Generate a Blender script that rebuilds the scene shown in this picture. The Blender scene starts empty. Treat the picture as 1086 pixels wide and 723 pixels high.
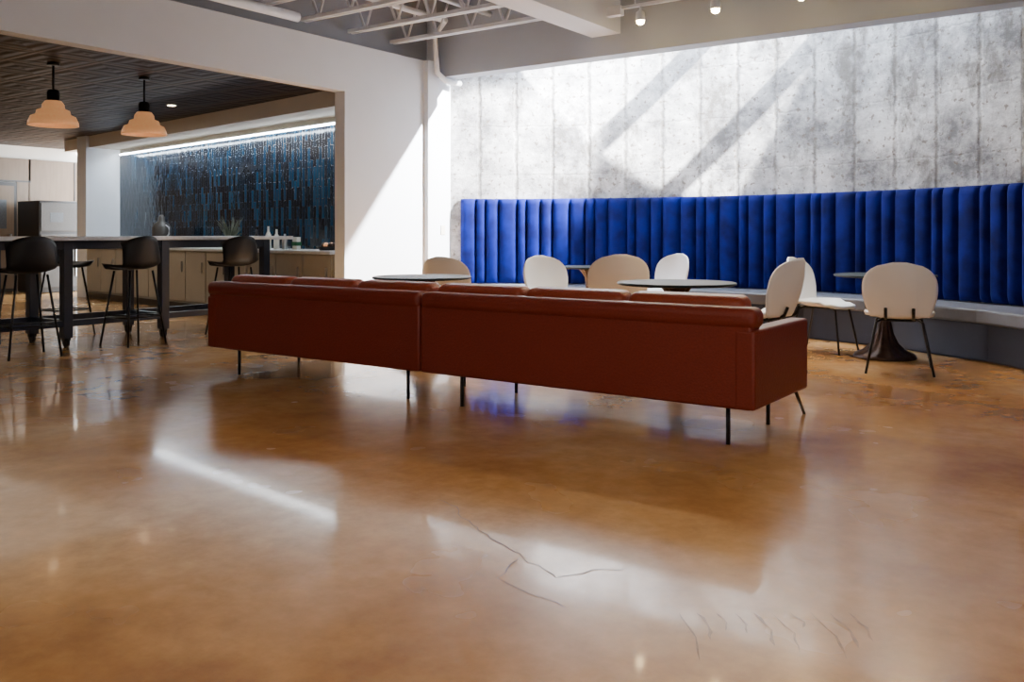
import bpy, bmesh, math, random
from mathutils import Vector, Matrix
random.seed(7)
C=bpy.context.scene.collection
pi=math.pi

# ---------------------------------------------------------------- materials
def nt(name):
    m=bpy.data.materials.new(name); m.use_nodes=True
    n=m.node_tree; b=n.nodes['Principled BSDF']
    return m,n,b
def N(n,t,**k):
    x=n.nodes.new(t)
    for a,v in k.items():
        if a in x.inputs: x.inputs[a].default_value=v
        else: setattr(x,a,v)
    return x
def simple(name,col,rough=.5,metal=0,bump=0,scale=40,var=.12,spec=.5,sheen=0,coat=0,emit=None,es=0):
    m,n,b=nt(name)
    L=n.links.new
    tc=N(n,'ShaderNodeTexCoord'); no=N(n,'ShaderNodeTexNoise'); no.inputs['Scale'].default_value=scale; no.inputs['Detail'].default_value=4
    L(tc.outputs['Object'],no.inputs['Vector'])
    r=N(n,'ShaderNodeValToRGB')
    c0=[c*(1-var) for c in col]+[1]; c1=[min(1,c*(1+var)) for c in col]+[1]
    r.color_ramp.elements[0].position=.3; r.color_ramp.elements[1].position=.7
    r.color_ramp.elements[0].color=c0; r.color_ramp.elements[1].color=c1
    L(no.outputs['Fac'],r.inputs['Fac']); L(r.outputs['Color'],b.inputs['Base Color'])
    b.inputs['Roughness'].default_value=rough; b.inputs['Metallic'].default_value=metal
    b.inputs['Specular IOR Level'].default_value=spec
    b.inputs['Sheen Weight'].default_value=sheen
    if sheen: b.inputs['Sheen Tint'].default_value=(.1,.25,1,1); b.inputs['Sheen Roughness'].default_value=.4
    b.inputs['Coat Weight'].default_value=coat
    if bump:
        bp=N(n,'ShaderNodeBump'); bp.inputs['Strength'].default_value=bump; bp.inputs['Distance'].default_value=.01
        L(no.outputs['Fac'],bp.inputs['Height']); L(bp.outputs['Normal'],b.inputs['Normal'])
    if emit:
        b.inputs['Emission Color'].default_value=(*emit,1); b.inputs['Emission Strength'].default_value=es
    return m
def math_(n,op,a,bv=None,c=None):
    x=n.nodes.new('ShaderNodeMath'); x.operation=op
    for i,v in enumerate((a,bv,c)):
        if v is None: continue
        if isinstance(v,(int,float)): x.inputs[i].default_value=v
        else: n.links.new(v,x.inputs[i])
    return x.outputs[0]

def floor_mat():
    m,n,b=nt('polished_stained_concrete'); L=n.links.new
    tc=N(n,'ShaderNodeTexCoord')
    a=N(n,'ShaderNodeTexNoise'); a.inputs['Scale'].default_value=.7; a.inputs['Detail'].default_value=5; a.inputs['Roughness'].default_value=.55; a.inputs['Distortion'].default_value=.3
    L(tc.outputs['Object'],a.inputs['Vector'])
    r=N(n,'ShaderNodeValToRGB'); e=r.color_ramp.elements
    e[0].position=.28; e[0].color=(.28,.125,.036,1); e[1].position=.74; e[1].color=(.72,.50,.28,1)
    x=e.new(.5); x.color=(.55,.305,.112,1)
    L(a.outputs['Fac'],r.inputs['Fac'])
    f=N(n,'ShaderNodeTexNoise'); f.inputs['Scale'].default_value=9; f.inputs['Detail'].default_value=8; f.inputs['Roughness'].default_value=.7
    L(tc.outputs['Object'],f.inputs['Vector'])
    r2=N(n,'ShaderNodeValToRGB'); e=r2.color_ramp.elements
    e[0].position=.28; e[0].color=(.70,.66,.61,1); e[1].position=.68; e[1].color=(1.1,1.1,1.1,1)
    L(f.outputs['Fac'],r2.inputs['Fac'])
    mx=N(n,'ShaderNodeMixRGB'); mx.blend_type='MULTIPLY'; mx.inputs[0].default_value=.8
    L(r.outputs['Color'],mx.inputs[1]); L(r2.outputs['Color'],mx.inputs[2])
    L(mx.outputs[0],b.inputs['Base Color'])
    g=N(n,'ShaderNodeTexNoise'); g.inputs['Scale'].default_value=1.7; g.inputs['Detail'].default_value=3
    L(tc.outputs['Object'],g.inputs['Vector'])
    mr=N(n,'ShaderNodeMapRange'); mr.inputs['From Min'].default_value=.3; mr.inputs['From Max'].default_value=.7
    mr.inputs['To Min'].default_value=.19; mr.inputs['To Max'].default_value=.29
    L(g.outputs['Fac'],mr.inputs['Value']); L(mr.outputs[0],b.inputs['Roughness'])
    b.inputs['Specular IOR Level'].default_value=.32
    b.inputs['Coat Weight'].default_value=.30; b.inputs['Coat Roughness'].default_value=.06
    w=N(n,'ShaderNodeTexNoise'); w.inputs['Scale'].default_value=1.6; w.inputs['Detail'].default_value=0
    L(tc.outputs['Object'],w.inputs['Vector'])
    bp=N(n,'ShaderNodeBump'); bp.inputs['Strength'].default_value=.02; bp.inputs['Distance'].default_value=.02
    L(w.outputs['Fac'],bp.inputs['Height']); L(bp.outputs['Normal'],b.inputs['Normal']); L(bp.outputs['Normal'],b.inputs['Coat Normal'])
    return m

def concrete_mat():
    m,n,b=nt('board_formed_concrete'); L=n.links.new
    uv=N(n,'ShaderNodeUVMap'); sp=N(n,'ShaderNodeSeparateXYZ'); L(uv.outputs[0],sp.inputs[0])
    a=N(n,'ShaderNodeTexNoise'); a.inputs['Scale'].default_value=1.5; a.inputs['Detail'].default_value=12; a.inputs['Roughness'].default_value=.74
    L(uv.outputs[0],a.inputs['Vector'])
    r=N(n,'ShaderNodeValToRGB'); e=r.color_ramp.elements
    e[0].position=.38; e[0].color=(.16,.16,.17,1); e[1].position=.60; e[1].color=(.78,.79,.81,1)
    x=e.new(.48); x.color=(.43,.435,.455,1)
    L(a.outputs['Fac'],r.inputs['Fac'])
    w=N(n,'ShaderNodeTexNoise'); w.inputs['Scale'].default_value=9; w.inputs['Detail'].default_value=5; L(uv.outputs[0],w.inputs['Vector'])
    wob=math_(n,'MULTIPLY',math_(n,'SUBTRACT',w.outputs['Fac'],.5),.06)
    uu=math_(n,'ADD',sp.outputs[0],wob)
    fr=math_(n,'ABSOLUTE',math_(n,'SUBTRACT',math_(n,'FRACT',math_(n,'DIVIDE',uu,.47)),.5))
    sm_=N(n,'ShaderNodeMapRange'); sm_.inputs['From Min'].default_value=.43; sm_.inputs['From Max'].default_value=.485; L(fr,sm_.inputs['Value'])
    seam=sm_.outputs[0]
    vv=math_(n,'ADD',sp.outputs[1],wob)
    fz=math_(n,'ABSOLUTE',math_(n,'SUBTRACT',math_(n,'FRACT',math_(n,'DIVIDE',vv,.62)),.5))
    sm2=N(n,'ShaderNodeMapRange'); sm2.inputs['From Min'].default_value=.475; sm2.inputs['From Max'].default_value=.495; L(fz,sm2.inputs['Value'])
    s=math_(n,'MAXIMUM',seam,math_(n,'MULTIPLY',sm2.outputs[0],.25))
    hole=math_(n,'MULTIPLY',math_(n,'GREATER_THAN',fr,.46),math_(n,'GREATER_THAN',fz,.47))
    bn=N(n,'ShaderNodeTexNoise'); bn.inputs['Scale'].default_value=5; bn.inputs['Detail'].default_value=8; bn.inputs['Roughness'].default_value=.8; L(uv.outputs[0],bn.inputs['Vector'])
    bm_=N(n,'ShaderNodeMapRange'); bm_.inputs['From Min'].default_value=.38; bm_.inputs['From Max'].default_value=.56; L(bn.outputs['Fac'],bm_.inputs['Value'])
    sb=math_(n,'MAXIMUM',math_(n,'MULTIPLY',s,math_(n,'MULTIPLY',bm_.outputs[0],.85)),math_(n,'MULTIPLY',hole,.7))
    mx=N(n,'ShaderNodeMixRGB'); L(sb,mx.inputs[0]); L(r.outputs[0],mx.inputs[1]); mx.inputs[2].default_value=(.14,.13,.12,1)
    vo=N(n,'ShaderNodeTexNoise'); vo.inputs['Scale'].default_value=17; vo.inputs['Detail'].default_value=5; L(uv.outputs[0],vo.inputs['Vector'])
    pit=N(n,'ShaderNodeMapRange'); pit.inputs['From Min'].default_value=.60; pit.inputs['From Max'].default_value=.65; L(vo.outputs['Fac'],pit.inputs['Value'])
    mx2=N(n,'ShaderNodeMixRGB'); L(math_(n,'MULTIPLY',pit.outputs[0],.8),mx2.inputs[0]); L(mx.outputs[0],mx2.inputs[1]); mx2.inputs[2].default_value=(.15,.12,.095,1)
    st=N(n,'ShaderNodeTexNoise'); st.inputs['Scale'].default_value=1.7; st.inputs['Detail'].default_value=10; st.inputs['Roughness'].default_value=.74
    mp=N(n,'ShaderNodeMapping'); mp.inputs['Scale'].default_value=(1,.5,1); mp.inputs['Location'].default_value=(3.3,1.2,0); L(uv.outputs[0],mp.inputs[0]); L(mp.outputs[0],st.inputs['Vector'])
    sm=N(n,'ShaderNodeMapRange'); sm.inputs['From Min'].default_value=.53; sm.inputs['From Max'].default_value=.62; L(st.outputs['Fac'],sm.inputs['Value'])
    mx3=N(n,'ShaderNodeMixRGB'); L(math_(n,'MULTIPLY',sm.outputs[0],.82),mx3.inputs[0]); L(mx2.outputs[0],mx3.inputs[1]); mx3.inputs[2].default_value=(.145,.135,.125,1)
    L(mx3.outputs[0],b.inputs['Base Color']); b.inputs['Roughness'].default_value=.8
    bp=N(n,'ShaderNodeBump'); bp.inputs['Strength'].default_value=.7; bp.inputs['Distance'].default_value=.03
    h=math_(n,'SUBTRACT',a.outputs['Fac'],math_(n,'MULTIPLY',s,.3)); L(h,bp.inputs['Height']); L(bp.outputs['Normal'],b.inputs['Normal'])
    return m

def tile_mat():
    m,n,b=nt('glazed_vertical_tile'); L=n.links.new
    tc=N(n,'ShaderNodeTexCoord'); sp=N(n,'ShaderNodeSeparateXYZ'); L(tc.outputs['Object'],sp.inputs[0])
    cb=N(n,'ShaderNodeCombineXYZ'); L(sp.outputs[2],cb.inputs[0]); L(sp.outputs[0],cb.inputs[1])
    br=N(n,'ShaderNodeTexBrick'); L(cb.outputs[0],br.inputs['Vector'])
    br.inputs['Scale'].default_value=1; br.inputs['Brick Width'].default_value=.26; br.inputs['Row Height'].default_value=.065
    br.inputs['Mortar Size'].default_value=.004; br.inputs['Bias'].default_value=-.25; br.offset=.37; br.offset_frequency=2
    br.inputs['Color1'].default_value=(.004,.008,.018,1); br.inputs['Color2'].default_value=(.013,.062,.115,1); br.inputs['Mortar'].default_value=(.003,.004,.006,1)
    L(br.outputs['Color'],b.inputs['Base Color'])
    b.inputs['Roughness'].default_value=.12; b.inputs['Specular IOR Level'].default_value=.55
    no=N(n,'ShaderNodeTexNoise'); no.inputs['Scale'].default_value=6; mp=N(n,'ShaderNodeMapping'); mp.inputs['Scale'].default_value=(2.2,1,1.0); L(tc.outputs['Object'],mp.inputs[0]); L(mp.outputs[0],no.inputs['Vector'])
    sc=N(n,'ShaderNodeSeparateColor'); L(br.outputs['Color'],sc.inputs[0])
    h=math_(n,'ADD',math_(n,'MULTIPLY',br.outputs['Fac'],-.5),math_(n,'ADD',math_(n,'MULTIPLY',sc.outputs[2],5),math_(n,'MULTIPLY',no.outputs['Fac'],1.1)))
    bp=N(n,'ShaderNodeBump'); bp.inputs['Strength'].default_value=.42; bp.inputs['Distance'].default_value=.012
    L(h,bp.inputs['Height']); L(bp.outputs['Normal'],b.inputs['Normal'])
    return m
def tin_mat():
    m,n,b=nt('pressed_tin_ceiling'); L=n.links.new
    tc=N(n,'ShaderNodeTexCoord'); sp=N(n,'ShaderNodeSeparateXYZ'); L(tc.outputs['Object'],sp.inputs[0])
    def fr(o,s): return math_(n,'ABSOLUTE',math_(n,'SUBTRACT',math_(n,'FRACT',math_(n,'DIVIDE',o,s)),.5))
    fx=fr(sp.outputs[0],.61); fy=fr(sp.outputs[1],.61)
    mxx=math_(n,'MAXIMUM',fx,fy)
    ring=math_(n,'SINE',math_(n,'MULTIPLY',mxx,25))
    bp=N(n,'ShaderNodeBump'); bp.inputs['Strength'].default_value=.25; bp.inputs['Distance'].default_value=.02
    L(ring,bp.inputs['Height']); L(bp.outputs['Normal'],b.inputs['Normal'])
    r=N(n,'ShaderNodeValToRGB'); r.color_ramp.elements[0].color=(.028,.016,.009,1); r.color_ramp.elements[1].color=(.090,.056,.035,1)
    r.color_ramp.elements[0].position=.45;r.color_ramp.elements[1].position=.475
    L(mxx,r.inputs['Fac']); L(r.outputs[0],b.inputs['Base Color'])
    b.inputs['Roughness'].default_value=.45; b.inputs['Metallic'].default_value=0; b.inputs['Specular IOR Level'].default_value=.1
    return m
def wood_mat(name,c0,c1,axis=2):
    m,n,b=nt(name); L=n.links.new
    tc=N(n,'ShaderNodeTexCoord'); mp=N(n,'ShaderNodeMapping'); mp.inputs['Scale'].default_value=(8,8,.8); L(tc.outputs['Object'],mp.inputs[0])
    no=N(n,'ShaderNodeTexNoise'); no.inputs['Scale'].default_value=3; no.inputs['Detail'].default_value=6; L(mp.outputs[0],no.inputs['Vector'])
    r=N(n,'ShaderNodeValToRGB'); r.color_ramp.elements[0].color=(*c0,1); r.color_ramp.elements[1].color=(*c1,1)
    L(no.outputs['Fac'],r.inputs['Fac']); L(r.outputs[0],b.inputs['Base Color']); b.inputs['Roughness'].default_value=.5
    return m

M=dict(
 floor=floor_mat(), conc=concrete_mat(), tile=tile_mat(), tin=tin_mat(),
 white=simple('white_wall_paint',(.77,.81,.87),.7,var=.015,scale=3),
 grayp=simple('gray_wall_paint',(.36,.38,.42),.8,var=.05,scale=3),
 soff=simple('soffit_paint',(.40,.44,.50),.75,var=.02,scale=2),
 cream=simple('cream_paint',(.70,.65,.57),.7,var=.03,scale=3),
 deck=simple('deck_paint',(.22,.24,.27),.7,var=.1,scale=5),
 steelw=simple('white_painted_steel',(.80,.83,.87),.5,var=.05,scale=12),
 leather=simple('maroon_leather',(.165,.019,.009),.45,bump=.25,scale=90,var=.12,spec=.4),
 leather2=simple('maroon_leather_light',(.26,.040,.016),.42,bump=.25,scale=90,var=.12,spec=.45),
 black=simple('black_metal',(.012,.012,.014),.35,metal=.6,var=.1),
 blackp=simple('black_plastic',(.006,.006,.008),.5,var=.1,spec=.3),
 navy=simple('navy_painted_steel',(.007,.011,.026),.4,var=.1),
 stone=simple('light_countertop',(.62,.64,.66),.3,var=.08,scale=30),
 beige=simple('beige_cabinet',(.36,.33,.27),.5,var=.05,scale=4),
 velvet=simple('blue_velvet',(.0008,.0042,.098),.8,var=.5,scale=5,sheen=.06,bump=.2,spec=.12),
 seat=simple('gray_leatherette',(.11,.12,.15),.45,var=.1,scale=8,bump=.1),
 plinth=simple('bench_base_paint',(.025,.034,.07),.6,var=.1,scale=6),
 shell=simple('white_shell',(.88,.92,.97),.42,var=.02,scale=4),
 shell_shaded=simple('white_shell_shaded',(.92,.89,.81),.45,var=.02,scale=4),  # same white chairs, beige of their shaded backs put into the colour
 ttop=simple('dark_table_top',(.018,.028,.034),.5,var=.1,spec=.2),
 bronze=simple('bronze_cast_base',(.04,.018,.012),.45,metal=.4,bump=.5,scale=30,var=.3),
 copper=simple('copper_glass_shade',(.68,.34,.17),.3,metal=.2,var=.1,emit=(1,.45,.18),es=.4),
 bulb=simple('warm_bulb',(1,.8,.5),.3,emit=(1,.72,.36),es=80),
 pbulb=simple('pendant_bulb',(1,.85,.65),.3,emit=(1,.72,.36),es=1.0),
 led=simple('led_strip',(1,1,1),.3,emit=(.9,.96,1),es=45),
 down=simple('downlight_lens',(1,1,1),.3,emit=(1,.8,.55),es=12),
 steel=simple('brushed_steel',(.5,.5,.5),.3,metal=1,var=.1),
 glassg=simple('green_bottle',(.03,.12,.05),.1,spec=.8),
 glassd=simple('dark_door_glass',(.10,.11,.12),.15,spec=.5),
 darksteel=simple('dark_stainless',(.07,.065,.06),.45,metal=.3,var=.1),
 crackd=simple('dark_hairline_crack',(.15,.07,.03),.35,var=.3,scale=20),
 scuff=simple('floor_scuff_stain',(.30,.15,.055),.2,var=.3,scale=25),
 wood=wood_mat('tan_wood_panel',(.12,.075,.04),(.21,.14,.085)),
 dark=simple('dark_trim',(.02,.017,.015),.4),
 paper=simple('label_white',(.75,.72,.62),.5,var=.05),
 plant=simple('dry_leaf',(.05,.06,.03),.6,var=.4),
)
# ---------------------------------------------------------------- builder
class B:
    def __init__(s): s.bm=bmesh.new(); s.m=[]
    def mi(s,k):
        if k not in s.m: s.m.append(k)
        return s.m.index(k)
    def _tag(s,faces,k,smooth=False):
        i=s.mi(k)
        for f in faces: f.material_index=i; f.smooth=smooth
    def box(s,x0,x1,y0,y1,z0,z1,k,bev=0,seg=2,rot=None):
        r=bmesh.ops.create_cube(s.bm,size=1)
        vs=r['verts']
        c=Vector(((x0+x1)/2,(y0+y1)/2,(z0+z1)/2)); d=(abs(x1-x0),abs(y1-y0),abs(z1-z0))
        for v in vs:
            v.co=Vector((v.co.x*d[0],v.co.y*d[1],v.co.z*d[2]))
            if rot: v.co=rot@v.co
            v.co+=c
        fs=set(f for v in vs for f in v.link_faces)
        if bev:
            es=set(e for f in fs for e in f.edges)
            i=s.mi(k)
            for f in fs: f.material_index=i
            r=bmesh.ops.bevel(s.bm,geom=list(es),offset=bev,segments=seg,profile=.5,affect='EDGES')
            for f in r['faces']: f.smooth=True; f.material_index=i
        else: s._tag(fs,k)
    def tube(s,pts,r,k,seg=10,r1=None):
        pts=[Vector(p) for p in pts]; rings=[]
        up=Vector((0,0,1)); n=len(pts)
        for i,p in enumerate(pts):
            t=(pts[min(i+1,n-1)]-pts[max(i-1,0)]).normalized()
            a=t.cross(up)
            if a.length<1e-3: a=t.cross(Vector((0,1,0)))
            a.normalize(); bb=t.cross(a)
            rr=r if r1 is None else r+(r1-r)*i/(n-1)
            rings.append([s.bm.verts.new(p+a*math.cos(2*pi*j/seg)*rr+bb*math.sin(2*pi*j/seg)*rr) for j in range(seg)])
        fs=[]
        for i in range(n-1):
            for j in range(seg):
                fs.append(s.bm.faces.new((rings[i][j],rings[i][(j+1)%seg],rings[i+1][(j+1)%seg],rings[i+1][j])))
        s._tag(fs,k,True)
        s._tag([s.bm.faces.new(rings[0]),s.bm.faces.new(rings[-1][::-1])],k)
    def lathe(s,prof,c,k,seg=32,cap=True):
        c=Vector(c); rings=[]
        for (r,z) in prof:
            rings.append([s.bm.verts.new(c+Vector((r*math.cos(2*pi*j/seg),r*math.sin(2*pi*j/seg),z))) for j in range(seg)])
        fs=[]
        for i in range(len(rings)-1):
            for j in range(seg):
                fs.append(s.bm.faces.new((rings[i][j],rings[i][(j+1)%seg],rings[i+1][(j+1)%seg],rings[i+1][j])))
        s._tag(fs,k,True)
        if cap: s._tag([s.bm.faces.new(rings[0][::-1]),s.bm.faces.new(rings[-1])],k)
    def grid(s,P,k,thick=0,dirn=None):
        vs=[[s.bm.verts.new(p) for p in row] for row in P]
        fs=[]
        for i in range(len(P)-1):
            for j in range(len(P[0])-1):
                fs.append(s.bm.faces.new((vs[i][j],vs[i][j+1],vs[i+1][j+1],vs[i+1][j])))
        s._tag(fs,k,True)
        if thick:
            bmesh.ops.recalc_face_normals(s.bm,faces=fs)
            s.bm.normal_update()
            r=bmesh.ops.solidify(s.bm,geom=fs,thickness=thick)
            s._tag([g for g in r['geom'] if isinstance(g,bmesh.types.BMFace)],k,True)
    def done(s,name,loc=(0,0,0),rz=0,parent=None,recalc=True,mods=None,scale=1):
        if recalc: bmesh.ops.recalc_face_normals(s.bm,faces=s.bm.faces[:])
        me=bpy.data.meshes.new(name); s.bm.to_mesh(me); s.bm.free()
        for k in s.m: me.materials.append(M[k])
        o=bpy.data.objects.new(name,me); C.objects.link(o)
        o.location=loc; o.rotation_euler=(0,0,rz); o.scale=(scale,)*3
        if parent: o.parent=parent
        return o
def box(name,x0,x1,y0,y1,z0,z1,k,bev=0,**kw):
    b=B(); cx,cy=(x0+x1)/2,(y0+y1)/2
    b.box(x0-cx,x1-cx,y0-cy,y1-cy,z0,z1,k,bev); return b.done(name,(cx,cy,0),**kw)

# ---------------------------------------------------------------- room shell
XL=-7.35
box('floor',-19,5,-6,12,-.2,0,'floor')
b=B()
b.box(XL-.16,XL,7.08,9.3,0,3.25,'white'); b.box(XL-.16,XL,-6,-2.5,0,3.25,'white'); b.box(XL-.16,XL,-2.5,7.08,2.7,3.25,'white')
b.box(XL-.16,XL,8.66,9.3,3.25,4.4,'white')
b.box(XL-.30,XL-.16,-6,8.66,2.95,4.3,'grayp')
b.box(XL,XL+.07,8.42,8.60,0,3.25,'white')
b.done('wall_left')
box('wall_back',-19,5,-6.2,-6,0,4.3,'white')
box('wall_right',4,4.2,-6,6,0,4.3,'white')
CX,CY,R=-4.05,5.0,5.14
b=B(); uvl=b.bm.loops.layers.uv.new('UVMap')
t0,t1=math.radians(131),math.radians(6); n=96; zt=4.35
cols=[]
for i in range(n+1):
    t=t0+(t1-t0)*i/n; c,s_=math.cos(t),math.sin(t)
    cols.append([b.bm.verts.new((CX+r*c,CY+r*s_,z)) for r,z in ((R,0),(R,zt),(R+.3,zt),(R+.3,0))]+[abs(t-t0)*R])
for i in range(n):
    a,c=cols[i],cols[i+1]
    for k in range(4):
        k2=(k+1)%4
        f=b.bm.faces.new((a[k],c[k],c[k2],a[k2])); f.smooth=True
        for l in f.loops:
            v=l.vert; U=c[4] if v in c[:4] else a[4]
            l[uvl].uv=(U,v.co.z)
b._tag(b.bm.faces,'conc',True)
o=b.done('wall_concrete_curved'); 
o.modifiers.new('e','EDGE_SPLIT').split_angle=math.radians(50)
ex,ey=CX+R*math.cos(t1),CY+R*math.sin(t1)
box('wall_front',ex-.02,4.2,ey-.02,ey+.2,0,4.35,'white')
box('trim_soffit_beam',XL,.4,8.66,8.90,3.07,4.35,'soff')
box('ceiling',-4.72,4.2,-6,8.66,3.65,3.8,'soff')
box('ceiling_deck',XL-.3,-4.72,-6,8.66,4.12,4.3,'deck')
box('ceiling_roof',-4.72,4.2,-6,8.66,4.12,4.3,'deck')
box('ceiling_beam',-5.08,-4.72,-6,8.66,3.29,3.66,'white')
b=B(); 
for y in [i*.15 for i in range(-20,58)]:
    b.box(XL-.1,-5.1,y,y+.07,4.06,4.12,'deck')
b.done('ceiling_deck_ribs')
def joist(y):
    b=B(); x0,x1=XL-.14,-5.08; zb,ztp=3.42,3.98
    for z in (zb,ztp):
        b.box(x0,x1,-.045,-.012,z-.02,z+.02,'steelw'); b.box(x0,x1,.012,.045,z-.02,z+.02,'steelw')
    k=5; w=(x1-x0)/k
    for i in range(k):
        xa=x0+i*w
        b.tube([(xa,0,ztp),(xa+w/2,0,zb)],.014,'steelw',6); b.tube([(xa+w/2,0,zb),(xa+w,0,ztp)],.014,'steelw',6)
    b.box(x0,x1,-.06,.06,ztp+.02,ztp+.08,'steelw')
    b.done('ceiling_truss',(0,y,0))
for y in (1.5,2.7,3.9,5.1,5.9,6.6,7.3,8.0): joist(y)
b=B(); b.tube([(-7.12,2,3.32),(-7.12,6.2,3.32)],.05,'steelw',12); b.tube([(-6.5,2,3.75),(-6.5,8.66,3.75)],.03,'steelw',12)
b.tube([(-6.9,2,3.66),(-6.9,8.3,3.66),(-7.2,8.45,3.55),(-7.2,8.5,3.1),(-7.2,8.66,3.02),(-7.2,8.95,3.02)],.035,'steelw',12)
b.done('ceiling_pipes')
b=B()
b.box(-7.5,.5,8.90,9.0,4.2,4.35,'white')
for x0 in (-5.6,-3.45,-1.85,-.3):
    b.box(x0-.09,x0+.09,8.9,10.3,4.18,4.36,'white')
b.done('window_skylight_frame')
for y,z in ((8.78,1.15),(8.78,.42)):
    box('wall_switch',XL,XL+.012,y-.04,y+.04,z-.06,z+.06,'paper',.003)

# ---------------------------------------------------------------- kitchen
ang=math.radians(-8.3); KO=(-7.56,7.87,0)
def K(b,name): return b.done(name,KO,ang)
b=B(); b.box(-7.5,.02,0,.2,0,.9,'cream'); b.box(-7.5,.02,0,.2,2.5,2.85,'cream'); K(b,'wall_kitchen')
b=B(); b.box(-7.5,.02,-.0,.2,.9,2.5,'tile'); K(b,'wall_tile_backsplash')
b=B(); b.box(-8.6,-.08,-.55,-.004,2.60,2.84,'cream'); K(b,'trim_kitchen_soffit')
b=B(); b.box(-7.45,-.1,-.035,-.005,2.50,2.518,'led'); b.box(-7.45,-.1,-.045,-.005,2.518,2.53,'steelw'); K(b,'led_strip_light')
b=B()
b.box(-7.4,-.1,-.62,-.005,.0,.1,'dark'); b.box(-7.4,-.1,-.6,-.005,.1,.86,'beige'); b.box(-7.4,-.1,-.66,-.005,.86,.9,'stone',.005)
for i in range(12):
    x=-7.38+i*.605
    b.box(x+.01,x+.59,-.62,-.60,.13,.845,'beige',.004); b.box(x+.5,x+.52,-.645,-.62,.55,.7,'steel')
K(b,'kitchen_counter')
box('wall_kitchen_stub',-15.32,-15.02,8.35,9.6,0,2.84,'white')
box('wall_kitchen_far',-18,-17.8,-6,12,0,2.84,'cream')
b=B()
for i in range(9):
    y=3.2+i*.92
    if 7.3<y<8.5: continue
    b.box(-17.79,-17.76,y,y+.9,0,2.55,'wood'); b.box(-17.79,-17.75,y+.9,y+.92,0,2.55,'dark')
b.box(-17.79,-17.76,7.72,8.76,2.12,2.55,'wood'); b.box(-17.79,-17.76,8.50,8.74,0,2.12,'wood'); b.box(-17.79,-17.755,7.72,8.76,2.1,2.13,'dark')
b.done('trim_wood_panels')
b=B()
b.box(-.05,0,-.40,.40,0,2.09,'dark'); b.box(-.01,.02,-.34,.34,.06,2.02,'wood'); b.box(0,.03,-.2,.2,1.2,1.75,'glassd'); b.box(.02,.06,.25,.29,.9,1.1,'steel')
b.done('door_1',(-17.73,8.08,0))
box('ceiling_kitchen',-18,XL-.16,-6,9.6,2.8,2.94,'tin')
b=B(); b.box(-.40,.4,-.4,.4,0,1.72,'dark',.02); b.box(.4,.42,-.37,.37,.1,1.10,'darksteel',.01); b.box(.4,.42,-.37,.37,1.15,1.68,'darksteel',.01); b.box(.42,.45,.28,.3,.3,1.0,'steel'); b.box(.42,.425,-.2,.05,1.32,1.5,'glassd')
b.done('refrigerator',(-17.1,8.78,0))
for x,y in ((-10.5,7.0),(-12.5,6.6),(-14.5,6.4),(-12.0,4.0),(-14.5,4.5),(-10.2,2.5)):
    b=B(); b.lathe([(.07,-.01),(.07,0)],(0,0,2.8),'steel',20); b.lathe([(.05,-.014),(.05,-.011)],(0,0,2.8),'down',20); b.done('ceiling_downlight',(x,y,0))
for (x,y) in ((-8.88,4.6),(-8.9,5.6)):
    b=B()
    b.lathe([(.06,.0),(.06,-.03)],(0,0,2.8),'black',20)
    b.tube([(0,0,2.78),(0,0,2.52)],.012,'black',8)
    b.lathe([(.05,2.53),(.06,2.5),(.06,2.42),(.075,2.41)],(0,0,0),'black',24)
    b.lathe([(.075,2.42),(.10,2.385),(.105,2.345),(.15,2.325),(.16,2.285),(.205,2.265),(.228,2.21),(.232,2.175),(.218,2.175),(.212,2.2),(.185,2.24),(.13,2.29),(.09,2.36),(.06,2.40)],(0,0,0),'copper',40,cap=False)
    b.lathe([(.01,2.22),(.04,2.235),(.05,2.27),(.03,2.33),(.02,2.38)],(0,0,0),'pbulb',16)
    b.done('pendant_lamp',(x,y,0))
    l=bpy.data.lights.new('pl','POINT'); l.energy=.5; l.color=(1,.66,.35); l.shadow_soft_size=.05
    o=bpy.data.objects.new('pendant_light_source',l); o.location=(x,y,2.19); C.objects.link(o)

b=B(); y0,y1=2.6,7.3; xn,xf=-8.52,-9.3
b.box(xf-.06,xn+.06,y0,y1,1.035,1.075,'stone',.006)
for y in (2.8,3.9,4.57,5.62,6.96):
    for x in (xn-.06,xf+.06):
        b.box(x-.045,x+.045,y-.045,y+.045,.09,1.035,'navy',.004)
        b.tube([(x,y-.015,.045),(x,y+.015,.045)],.045,'blackp',16); b.box(x-.02,x+.02,y-.035,y+.035,.06,.1,'black')
    b.box(xf+.06,xn-.06,y-.03,y+.03,.2,.26,'navy')
for x in (xn-.06,xf+.06):
    b.box(x-.03,x+.03,2.8,6.96,.20,.26,'navy'); b.box(x-.03,x+.03,2.8,6.96,.95,1.035,'navy')
b.done('bar_table')

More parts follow.
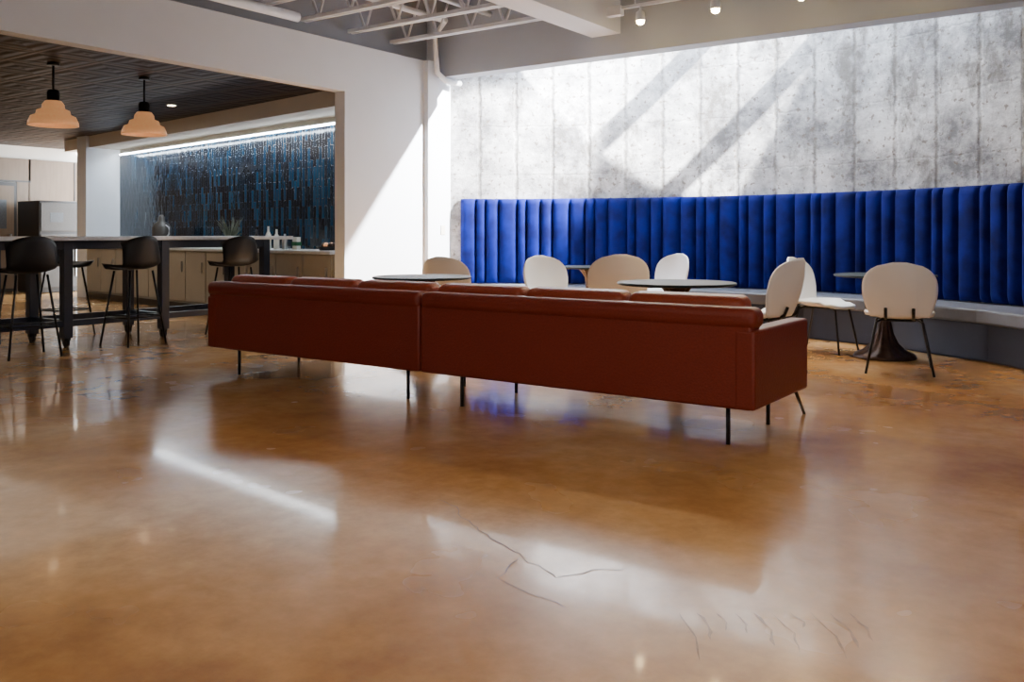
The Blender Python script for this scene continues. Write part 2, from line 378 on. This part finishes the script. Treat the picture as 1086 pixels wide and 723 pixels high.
def stool(x,y,rz):
    b=B()
    P=[]
    prof=[(.20,.735),(.19,.75),(.10,.75),(0,.745),(-.10,.75),(-.16,.775),(-.19,.84),(-.205,.93),(-.215,1.03),(-.215,1.08)]
    for i,(yy,zz) in enumerate(prof):
        row=[]
        for j in range(13):
            s=-1+2*j/12
            w=.205 if i>1 else .185
            wrap=(abs(s)**2.4)
            back=max(0,(i-4)/5)
            zx=zz+(.035*wrap if i<=5 else -.07*wrap*(i-5)/4)
            row.append(Vector((s*w*(1.05 if i>4 else 1),yy+wrap*.13*back+(0 if i>0 else -.03*wrap),zx)))
        P.append(row)
    b.grid(P,'blackp',thick=.018)
    for sx in (-1,1):
        for sy in (-1,1):
            b.tube([(sx*.13,sy*.12,.735),(sx*.22,sy*.21,0)],.011,'black',8)
    f=.28; k=(.735-f)/.735; a=.13+.09*k; c=.12+.09*k
    for p,q in (((-a,-c),(a,-c)),((a,-c),(a,c)),((a,c),(-a,c)),((-a,c),(-a,-c))):
        b.tube([(*p,f),(*q,f)],.009,'black',8)
    b.done('bar_stool',(x,y,0),rz)
stool(-8.22,4.02,pi/2-.12); stool(-8.26,5.08,pi/2+.1); stool(-8.2,6.24,pi/2-.1)
stool(-9.62,3.4,-pi/2); stool(-9.62,5.1,-pi/2+.2)

def kw(lx,ly): 
    return (KO[0]+lx*math.cos(ang)-ly*math.sin(ang),KO[1]+lx*math.sin(ang)+ly*math.cos(ang),.9)
b=B(); b.lathe([(.13,0),(.14,.02),(.14,.3),(.11,.36),(.05,.40),(.05,.46),(.02,.5)],(0,0,.0),'darksteel',28); b.tube([(.1,0,.12),(.2,0,.2),(.2,0,.3),(.1,0,.34)],.012,'steel',8); b.done('coffee_urn',kw(-5.1,-.35))
for lx,k,h in ((-1.95,'paper',.30),(-1.75,'paper',.26),(-2.25,'dark',.26),(-1.55,'steel',.2)):
    b=B(); b.lathe([(.035,0),(.038,.01),(.038,h*.6),(.015,h*.78),(.013,h),(.016,h)],(0,0,0),k,20); b.done('bottle',kw(lx,-.35))
b=B(); b.box(-.05,.05,-.03,.03,0,.16,'paper',.005); b.box(-.055,.055,-.035,.035,.05,.10,'glassg'); b.done('carton',kw(-1.2,-.4),ang)
b=B(); b.lathe([(.12,0),(.16,.05),(.15,.05),(.11,.01)],(0,0,0),'dark',24)
for i in range(9):
    a=i*.7; b.lathe([(.01,.0),(.035,.02),(.035,.05),(.01,.075)],(.07*math.cos(a),.07*math.sin(a),.02),'copper' if i%2 else 'bronze',10)
b.done('snack_bowl',kw(-.55,-.35))
b=B()
b.lathe([(.06,0),(.08,.08),(.06,.12)],(0,0,0),'bronze',20)
for i in range(60):
    a=random.random()*6.28; r=.1+random.random()*.1; h=.2+random.random()*.25
    b.tube([(0,0,.1),(r*.5*math.cos(a),r*.5*math.sin(a),h*.7),(r*math.cos(a),r*math.sin(a),h)],.009,'plant',5,r1=.002)
b.done('potted_plant',kw(-3.0,-.32))

# ---------------------------------------------------------------- curved banquette
b=B()
a0,a1=math.radians(128.5),math.radians(12); zb,ztop=.47,1.55
t=a0; widths=[.20,.12,.17,.25,.11,.19,.15,.23]; i=0; ro=R-.01
while t>a1:
    w=widths[i%8]; dt=w/R; i+=1
    P=[]; m=8
    zs=[zb,zb+.03,zb+.08,ztop-.08,ztop-.025,ztop]
    zd=[.03,.055,.07,.07,.055,.02]
    for z,d in zip(zs,zd):
        row=[]
        for j in range(m+1):
            s=-1+2*j/m; dep=d*(max(0,1-abs(s)**2.6))**.5 + .035
            tt=t-dt*(j/m); r=ro-dep
            row.append(Vector((CX+r*math.cos(tt),CY+r*math.sin(tt),z)))
        P.append(row)
    top=[Vector((CX+ro*math.cos(t-dt*(j/m)),CY+ro*math.sin(t-dt*(j/m)),ztop)) for j in range(m+1)]
    P.append(top); b.grid(P,'velvet'); t-=dt
b.done('banquette_back_cushion',recalc=True)
b=B()
def ring(r0,r1,z0,z1,k,seg,A0=a0,A1=a1):
    prev=None
    fs=[]
    for i in range(seg+1):
        t=A0+(A1-A0)*i/seg
        q=[b.bm.verts.new((CX+r*math.cos(t),CY+r*math.sin(t),z)) for r,z in ((r0,z0),(r0,z1),(r1,z1),(r1,z0))]
        if prev:
            for k_ in range(4): fs.append(b.bm.faces.new((prev[k_],q[k_],q[(k_+1)%4],prev[(k_+1)%4])))
        else: fs.append(b.bm.faces.new(q))
        prev=q
    fs.append(b.bm.faces.new(prev[::-1])); b._tag(fs,k)
ring(4.62,R-.02,0,.34,'plinth',9); ring(4.50,R-.03,.34,.46,'seat',9)
o=b.done('banquette_bench')
md=o.modifiers.new('b','BEVEL'); md.width=.02; md.segments=3; md.limit_method='ANGLE'; md.angle_limit=math.radians(50)
b=B(); b.box(-.006,.006,-.045,.045,.14,.28,'paper',.003); b.box(-.009,.0,-.02,.02,.17,.2,'dark'); b.box(-.009,.0,-.02,.02,.22,.25,'dark')
tt=math.radians(33); b.done('wall_outlet',(CX+4.58*math.cos(tt),CY+4.58*math.sin(tt),0),tt)

# ---------------------------------------------------------------- sofa
def sofa(x0,x1,name,left_arm,right_arm):
    b=B(); y=4.37; W=x1-x0
    bx0=.02 if left_arm else 0; bx1=W-.02 if right_arm else W
    b.box(bx0,bx1,0.002,.14,.205,.64,'leather',.015)
    b.box(-.004,W+.004,-.012,.15,.612,.725,'leather',.045,5)
    b.box(.02,W-.02,.1,.86,.205,.31,'leather',.015)
    if right_arm: b.box(W-.11,W,0,.86,.207,.612,'leather',.016,3)
    if left_arm: b.box(0,.11,0,.86,.207,.612,'leather',.016,3)
    xa=.10 if left_arm else .01; xb=W-.10 if right_arm else W-.01
    n=3; cw=(xb-xa)/n
    for i in range(n):
        b.box(xa+i*cw+.006,xa+(i+1)*cw-.006,.16,.90,.31,.44,'leather2',.035,4)
        b.box(xa+i*cw+.008,xa+(i+1)*cw-.008,.13,.30,.43,.775,'leather2',.055,5,rot=Matrix.Rotation(.10,3,'X'))
    for lx in (.27,W-.18):
        for ly in (.1,.70):
            b.tube([(lx,ly,.21),(lx,ly,0)],.012,'black',10)
    if right_arm:
        b.tube([(W-.08,.84,.215),(W-.11,1.14,.0)],.010,'black',10)
    b.box(.05,W-.05,.08,.10,.195,.21,'black'); b.box(.05,W-.05,.69,.71,.195,.21,'black')
    return b.done(name,(x0,y,0))
sofa(-6.08,-3.86,'sofa',True,False); sofa(-3.85,-1.62,'sofa',False,True)

# ---------------------------------------------------------------- cafe tables & chairs
def table(x,y,r=.43,h=.74):
    b=B()
    b.lathe([(r-.02,h-.022),(r,h-.016),(r,h-.004),(r-.006,h)],(0,0,0),'ttop',56)
    prof=[(.26,0),(.265,.015),(.24,.035),(.17,.07),(.11,.13),(.07,.22),(.05,.32),(.045,.5),(.055,.62),(.10,.69),(.13,.718)]
    seg=48; rings=[]
    for (rr,z) in prof:
        rings.append([b.bm.verts.new(((rr*(1+.07*math.cos(12*2*pi*j/seg)*(z>.02)))*math.cos(2*pi*j/seg),(rr*(1+.07*math.cos(12*2*pi*j/seg)*(z>.02)))*math.sin(2*pi*j/seg),z)) for j in range(seg)])
    fs=[]
    for i in range(len(rings)-1):
        for j in range(seg): fs.append(b.bm.faces.new((rings[i][j],rings[i][(j+1)%seg],rings[i+1][(j+1)%seg],rings[i+1][j])))
    fs.append(b.bm.faces.new(rings[0][::-1])); fs.append(b.bm.faces.new(rings[-1]))
    b._tag(fs,'bronze',True)
    b.done('round_cafe_table',(x,y,0))
table(-1.93,8.42); table(-2.89,6.17,.44); table(-5.05,5.76,.42); table(-5.07,8.6,.36)

def chair(x,y,rz,k='shell',sc=1.0):
    b=B()
    P=[]; nr=8; ns=32
    for i in range(nr+1):
        q=i/nr; row=[]
        for j in range(ns+1):
            a=2*pi*j/ns; ca,sa=math.cos(a),math.sin(a)
            rr=(abs(ca)**2.5+abs(sa)**2.5)**(-1/2.5)
            w=.255*rr*q*(1+.06*sa)
            z=.44+.045*q**3*(1 if sa<.3 else .35)-.02*(q if sa>.6 else 0)*max(0,sa)
            row.append(Vector((w*ca,w*sa*.95+.01,z)))
        P.append(row)
    c=b.bm.verts.new((0,.01,.44)); vs=[[b.bm.verts.new(p) for p in row[:-1]] for row in P[1:]]
    fs=[b.bm.faces.new((c,vs[0][j],vs[0][(j+1)%ns])) for j in range(ns)]
    for i in range(len(vs)-1):
        for j in range(ns): fs.append(b.bm.faces.new((vs[i][j],vs[i+1][j],vs[i+1][(j+1)%ns],vs[i][(j+1)%ns])))
    b._tag(fs,k,True); bmesh.ops.recalc_face_normals(b.bm,faces=fs); 
    r=bmesh.ops.solidify(b.bm,geom=fs,thickness=.022); b._tag([g for g in r['geom'] if isinstance(g,bmesh.types.BMFace)],k,True)
    P=[]
    nt_=16
    for i in range(nt_+1):
        q=i/nt_; z=.445+.435*q
        if q<.5: w=.215+.06*math.sin(q/.5*pi/2)
        else: w=.275*max(.02,(1-((q-.5)/.5)**2.6))**(1/2.3)
        row=[]
        for j in range(15):
            s=-1+2*j/14
            xx=w*math.sin(s*1.25)/math.sin(1.25)
            yy=-.235-.10*q-.03*math.sin(q*pi)+ .62*(1-math.cos(xx/.30*1.05))*.40
            row.append(Vector((xx,yy,z)))
        P.append(row)
    b.grid(P,k,thick=.02)
    b.tube([(-.10,-.20,.43),(-.10,-.25,.46),(-.10,-.275,.52)],.012,'black',8); b.tube([(.10,-.20,.43),(.10,-.25,.46),(.10,-.275,.52)],.012,'black',8)
    for sx in (-1,1):
        b.tube([(sx*.12,.10,.425),(sx*.17,.17,.40),(sx*.245,.235,0)],.010,'black',8)
        b.tube([(sx*.12,-.12,.425),(sx*.17,-.17,.40),(sx*.245,-.27,0)],.010,'black',8)
    b.box(-.12,.12,-.13,.11,.405,.42,'black',.005)
    b.done('shell_chair',(x,y,0),rz,scale=sc)
def face(x,y,tx,ty): return math.atan2(ty-y,tx-x)-pi/2
chair(-1.65,7.68,face(-1.65,7.7,-1.93,8.42)-.15,sc=1.0)
chair(-2.50,8.55,face(-2.5,8.55,-1.93,8.5))
chair(-2.53,6.92,face(-2.53,6.95,-3.5,7.05),sc=1.04)
chair(-5.70,7.03,face(-5.70,7.03,-6.05,9.0),'shell_shaded')
chair(-4.12,7.45,face(-4.12,7.45,-5.0,8.6),'shell_shaded',1.04)
chair(-4.80,7.52,face(-4.8,7.52,-4.36,7.35))
chair(-4.45,9.0,face(-4.45,9.0,-4.9,8.0))

# ---------------------------------------------------------------- track light
b=B()
b.box(-4.5,-.9,-.018,.018,3.42,3.45,'steelw'); 
for x in (-4.3,-2.6,-1.0): b.tube([(x,0,3.45),(x,0,3.65)],.008,'steelw',8)
b.box(-4.62,-4.45,-.04,.04,3.36,3.46,'steelw',.005)
for x in (-4.24,-3.43,-2.6,-1.7):
    b.tube([(x,0,3.42),(x,0,3.37)],.012,'steelw',8)
    b.lathe([(.02,3.38),(.045,3.36),(.05,3.29),(.05,3.275),(.044,3.275)],(x,0,0),'steelw',20)
    b.lathe([(.02,3.235),(.038,3.25),(.04,3.28)],(x,0,0),'bulb',18)
b.done('track_light',(0,8.2,0))
for x in (-4.24,-3.43,-2.6,-1.7):
    l=bpy.data.lights.new('t','SPOT'); l.energy=90; l.color=(1,.72,.4); l.spot_size=1.6; l.shadow_soft_size=.05
    o=bpy.data.objects.new('track_spot_source',l); o.location=(x,8.2,3.22); o.rotation_euler=(math.radians(-20),0,0); C.objects.link(o)

# ---------------------------------------------------------------- floor cracks
bpy.context.view_layer.update()
FL=bpy.data.objects['floor']
def crack(pts,w,k,name='floor_crack',jit=.012):
    b=B(); out=[]
    for i in range(len(pts)-1):
        a=Vector(pts[i]); c=Vector(pts[i+1]); n=max(3,int((c-a).length/.04))
        for j in range(n):
            t=j/n; p=a.lerp(c,t); out.append(p+Vector((random.uniform(-jit,jit),random.uniform(-jit,jit))))
    out.append(Vector(pts[-1]))
    L_=[];R_=[]
    for i,p in enumerate(out):
        d=(out[min(i+1,len(out)-1)]-out[max(i-1,0)]).normalized(); nn=Vector((-d.y,d.x)); ww=w*random.uniform(.4,1.2)*(1 if 0<i<len(out)-1 else .1)
        L_.append(Vector((p.x+nn.x*ww,p.y+nn.y*ww,.0012))); R_.append(Vector((p.x-nn.x*ww,p.y-nn.y*ww,.0012)))
    b.grid([R_,L_],k)
    for f in b.bm.faces:
        f.normal_update()
        if f.normal.z<0: f.normal_flip()
    o=b.done(name,recalc=False); o.parent=FL; o.matrix_parent_inverse=FL.matrix_world.inverted()
crack([(-2.4,2.85),(-2.25,2.78),(-2.13,2.69),(-1.95,2.59),(-1.767,2.515),(-1.547,2.413),(-1.49,2.53),(-1.40,2.62)],.0024,'crackd')
crack([(-1.75,2.50),(-1.70,2.30),(-1.55,2.26),(-1.40,2.234)],.0024,'crackd')
for i in range(10):
    f=i/9; x=-1.117+.40*f; y=2.397+.287*f; ln=random.uniform(.10,.32)
    crack([(x,y),(x+.58*ln*.5+.02,y-.81*ln*.5),(x+.58*ln,y-.81*ln)],random.uniform(.003,.006),'scuff','floor_scuff',.004)

# ---------------------------------------------------------------- lights
w=bpy.data.worlds.new('World'); bpy.context.scene.world=w; w.use_nodes=True
w.node_tree.nodes['Background'].inputs[0].default_value=(.84,.92,1,1); w.node_tree.nodes['Background'].inputs[1].default_value=19
s=bpy.data.lights.new('sun','SUN'); s.energy=85; s.angle=math.radians(1.1); s.color=(1,.98,.95)
o=bpy.data.objects.new('sun',s); o.rotation_euler=Vector((-.70,.25,-.63)).to_track_quat('-Z','Y').to_euler(); o.location=(5,0,12); C.objects.link(o)
def area(name,loc,size,energy,col,dirn=(0,0,-1),sy=None):
    l=bpy.data.lights.new(name,'AREA'); l.energy=energy; l.color=col; l.shape='RECTANGLE'; l.size=size; l.size_y=sy or size
    o=bpy.data.objects.new(name,l); o.location=loc; o.rotation_euler=Vector(dirn).to_track_quat('-Z','Y').to_euler(); C.objects.link(o); return o
l=bpy.data.lights.new('added_wall_patch_spot','SPOT'); l.energy=14000; l.spot_size=.9; l.shadow_soft_size=.03; l.color=(1,.98,.96); l.spot_blend=.3  # added spot in the skylight well, throws the bright patch on the left wall
o=bpy.data.objects.new('added_wall_patch_spot',l); o.location=(-4.0,9.75,4.1); o.rotation_euler=(Vector((XL,8.0,1.0))-Vector(o.location)).to_track_quat('-Z','Y').to_euler(); C.objects.link(o)
area('kitchen_led',(-11.3,8.2,2.48),7.0,60,(.75,.88,1),(0,.3,-1),.06).rotation_euler=(math.radians(15),0,ang)
area('kitchen_fill',(-13,5,2.75),4,60,(1,.88,.74))
area('fill_daylight_right',(3.9,-1.0,1.9),6,125,(.86,.93,1),(-1,.15,0),2.4)  # added cool fill before the solid right wall, no window modelled
area('fill_warm_overhead',(-2.5,-2.0,3.6),3,85,(1,.84,.62))  # added warm fill out of view, no fixture behind it
area('fill_warm_overhead',(.6,1.0,3.6),2,80,(1,.80,.55))  # second added warm fill, likewise without a fixture

cam=bpy.data.cameras.new('cam'); co=bpy.data.objects.new('camera',cam); C.objects.link(co)
co.location=(0,0,1.1); co.rotation_euler=(pi/2,0,math.radians(35.5))
cam.sensor_width=36; cam.lens=950/1086*36; cam.shift_y=-113.5/1086
bpy.context.scene.camera=co
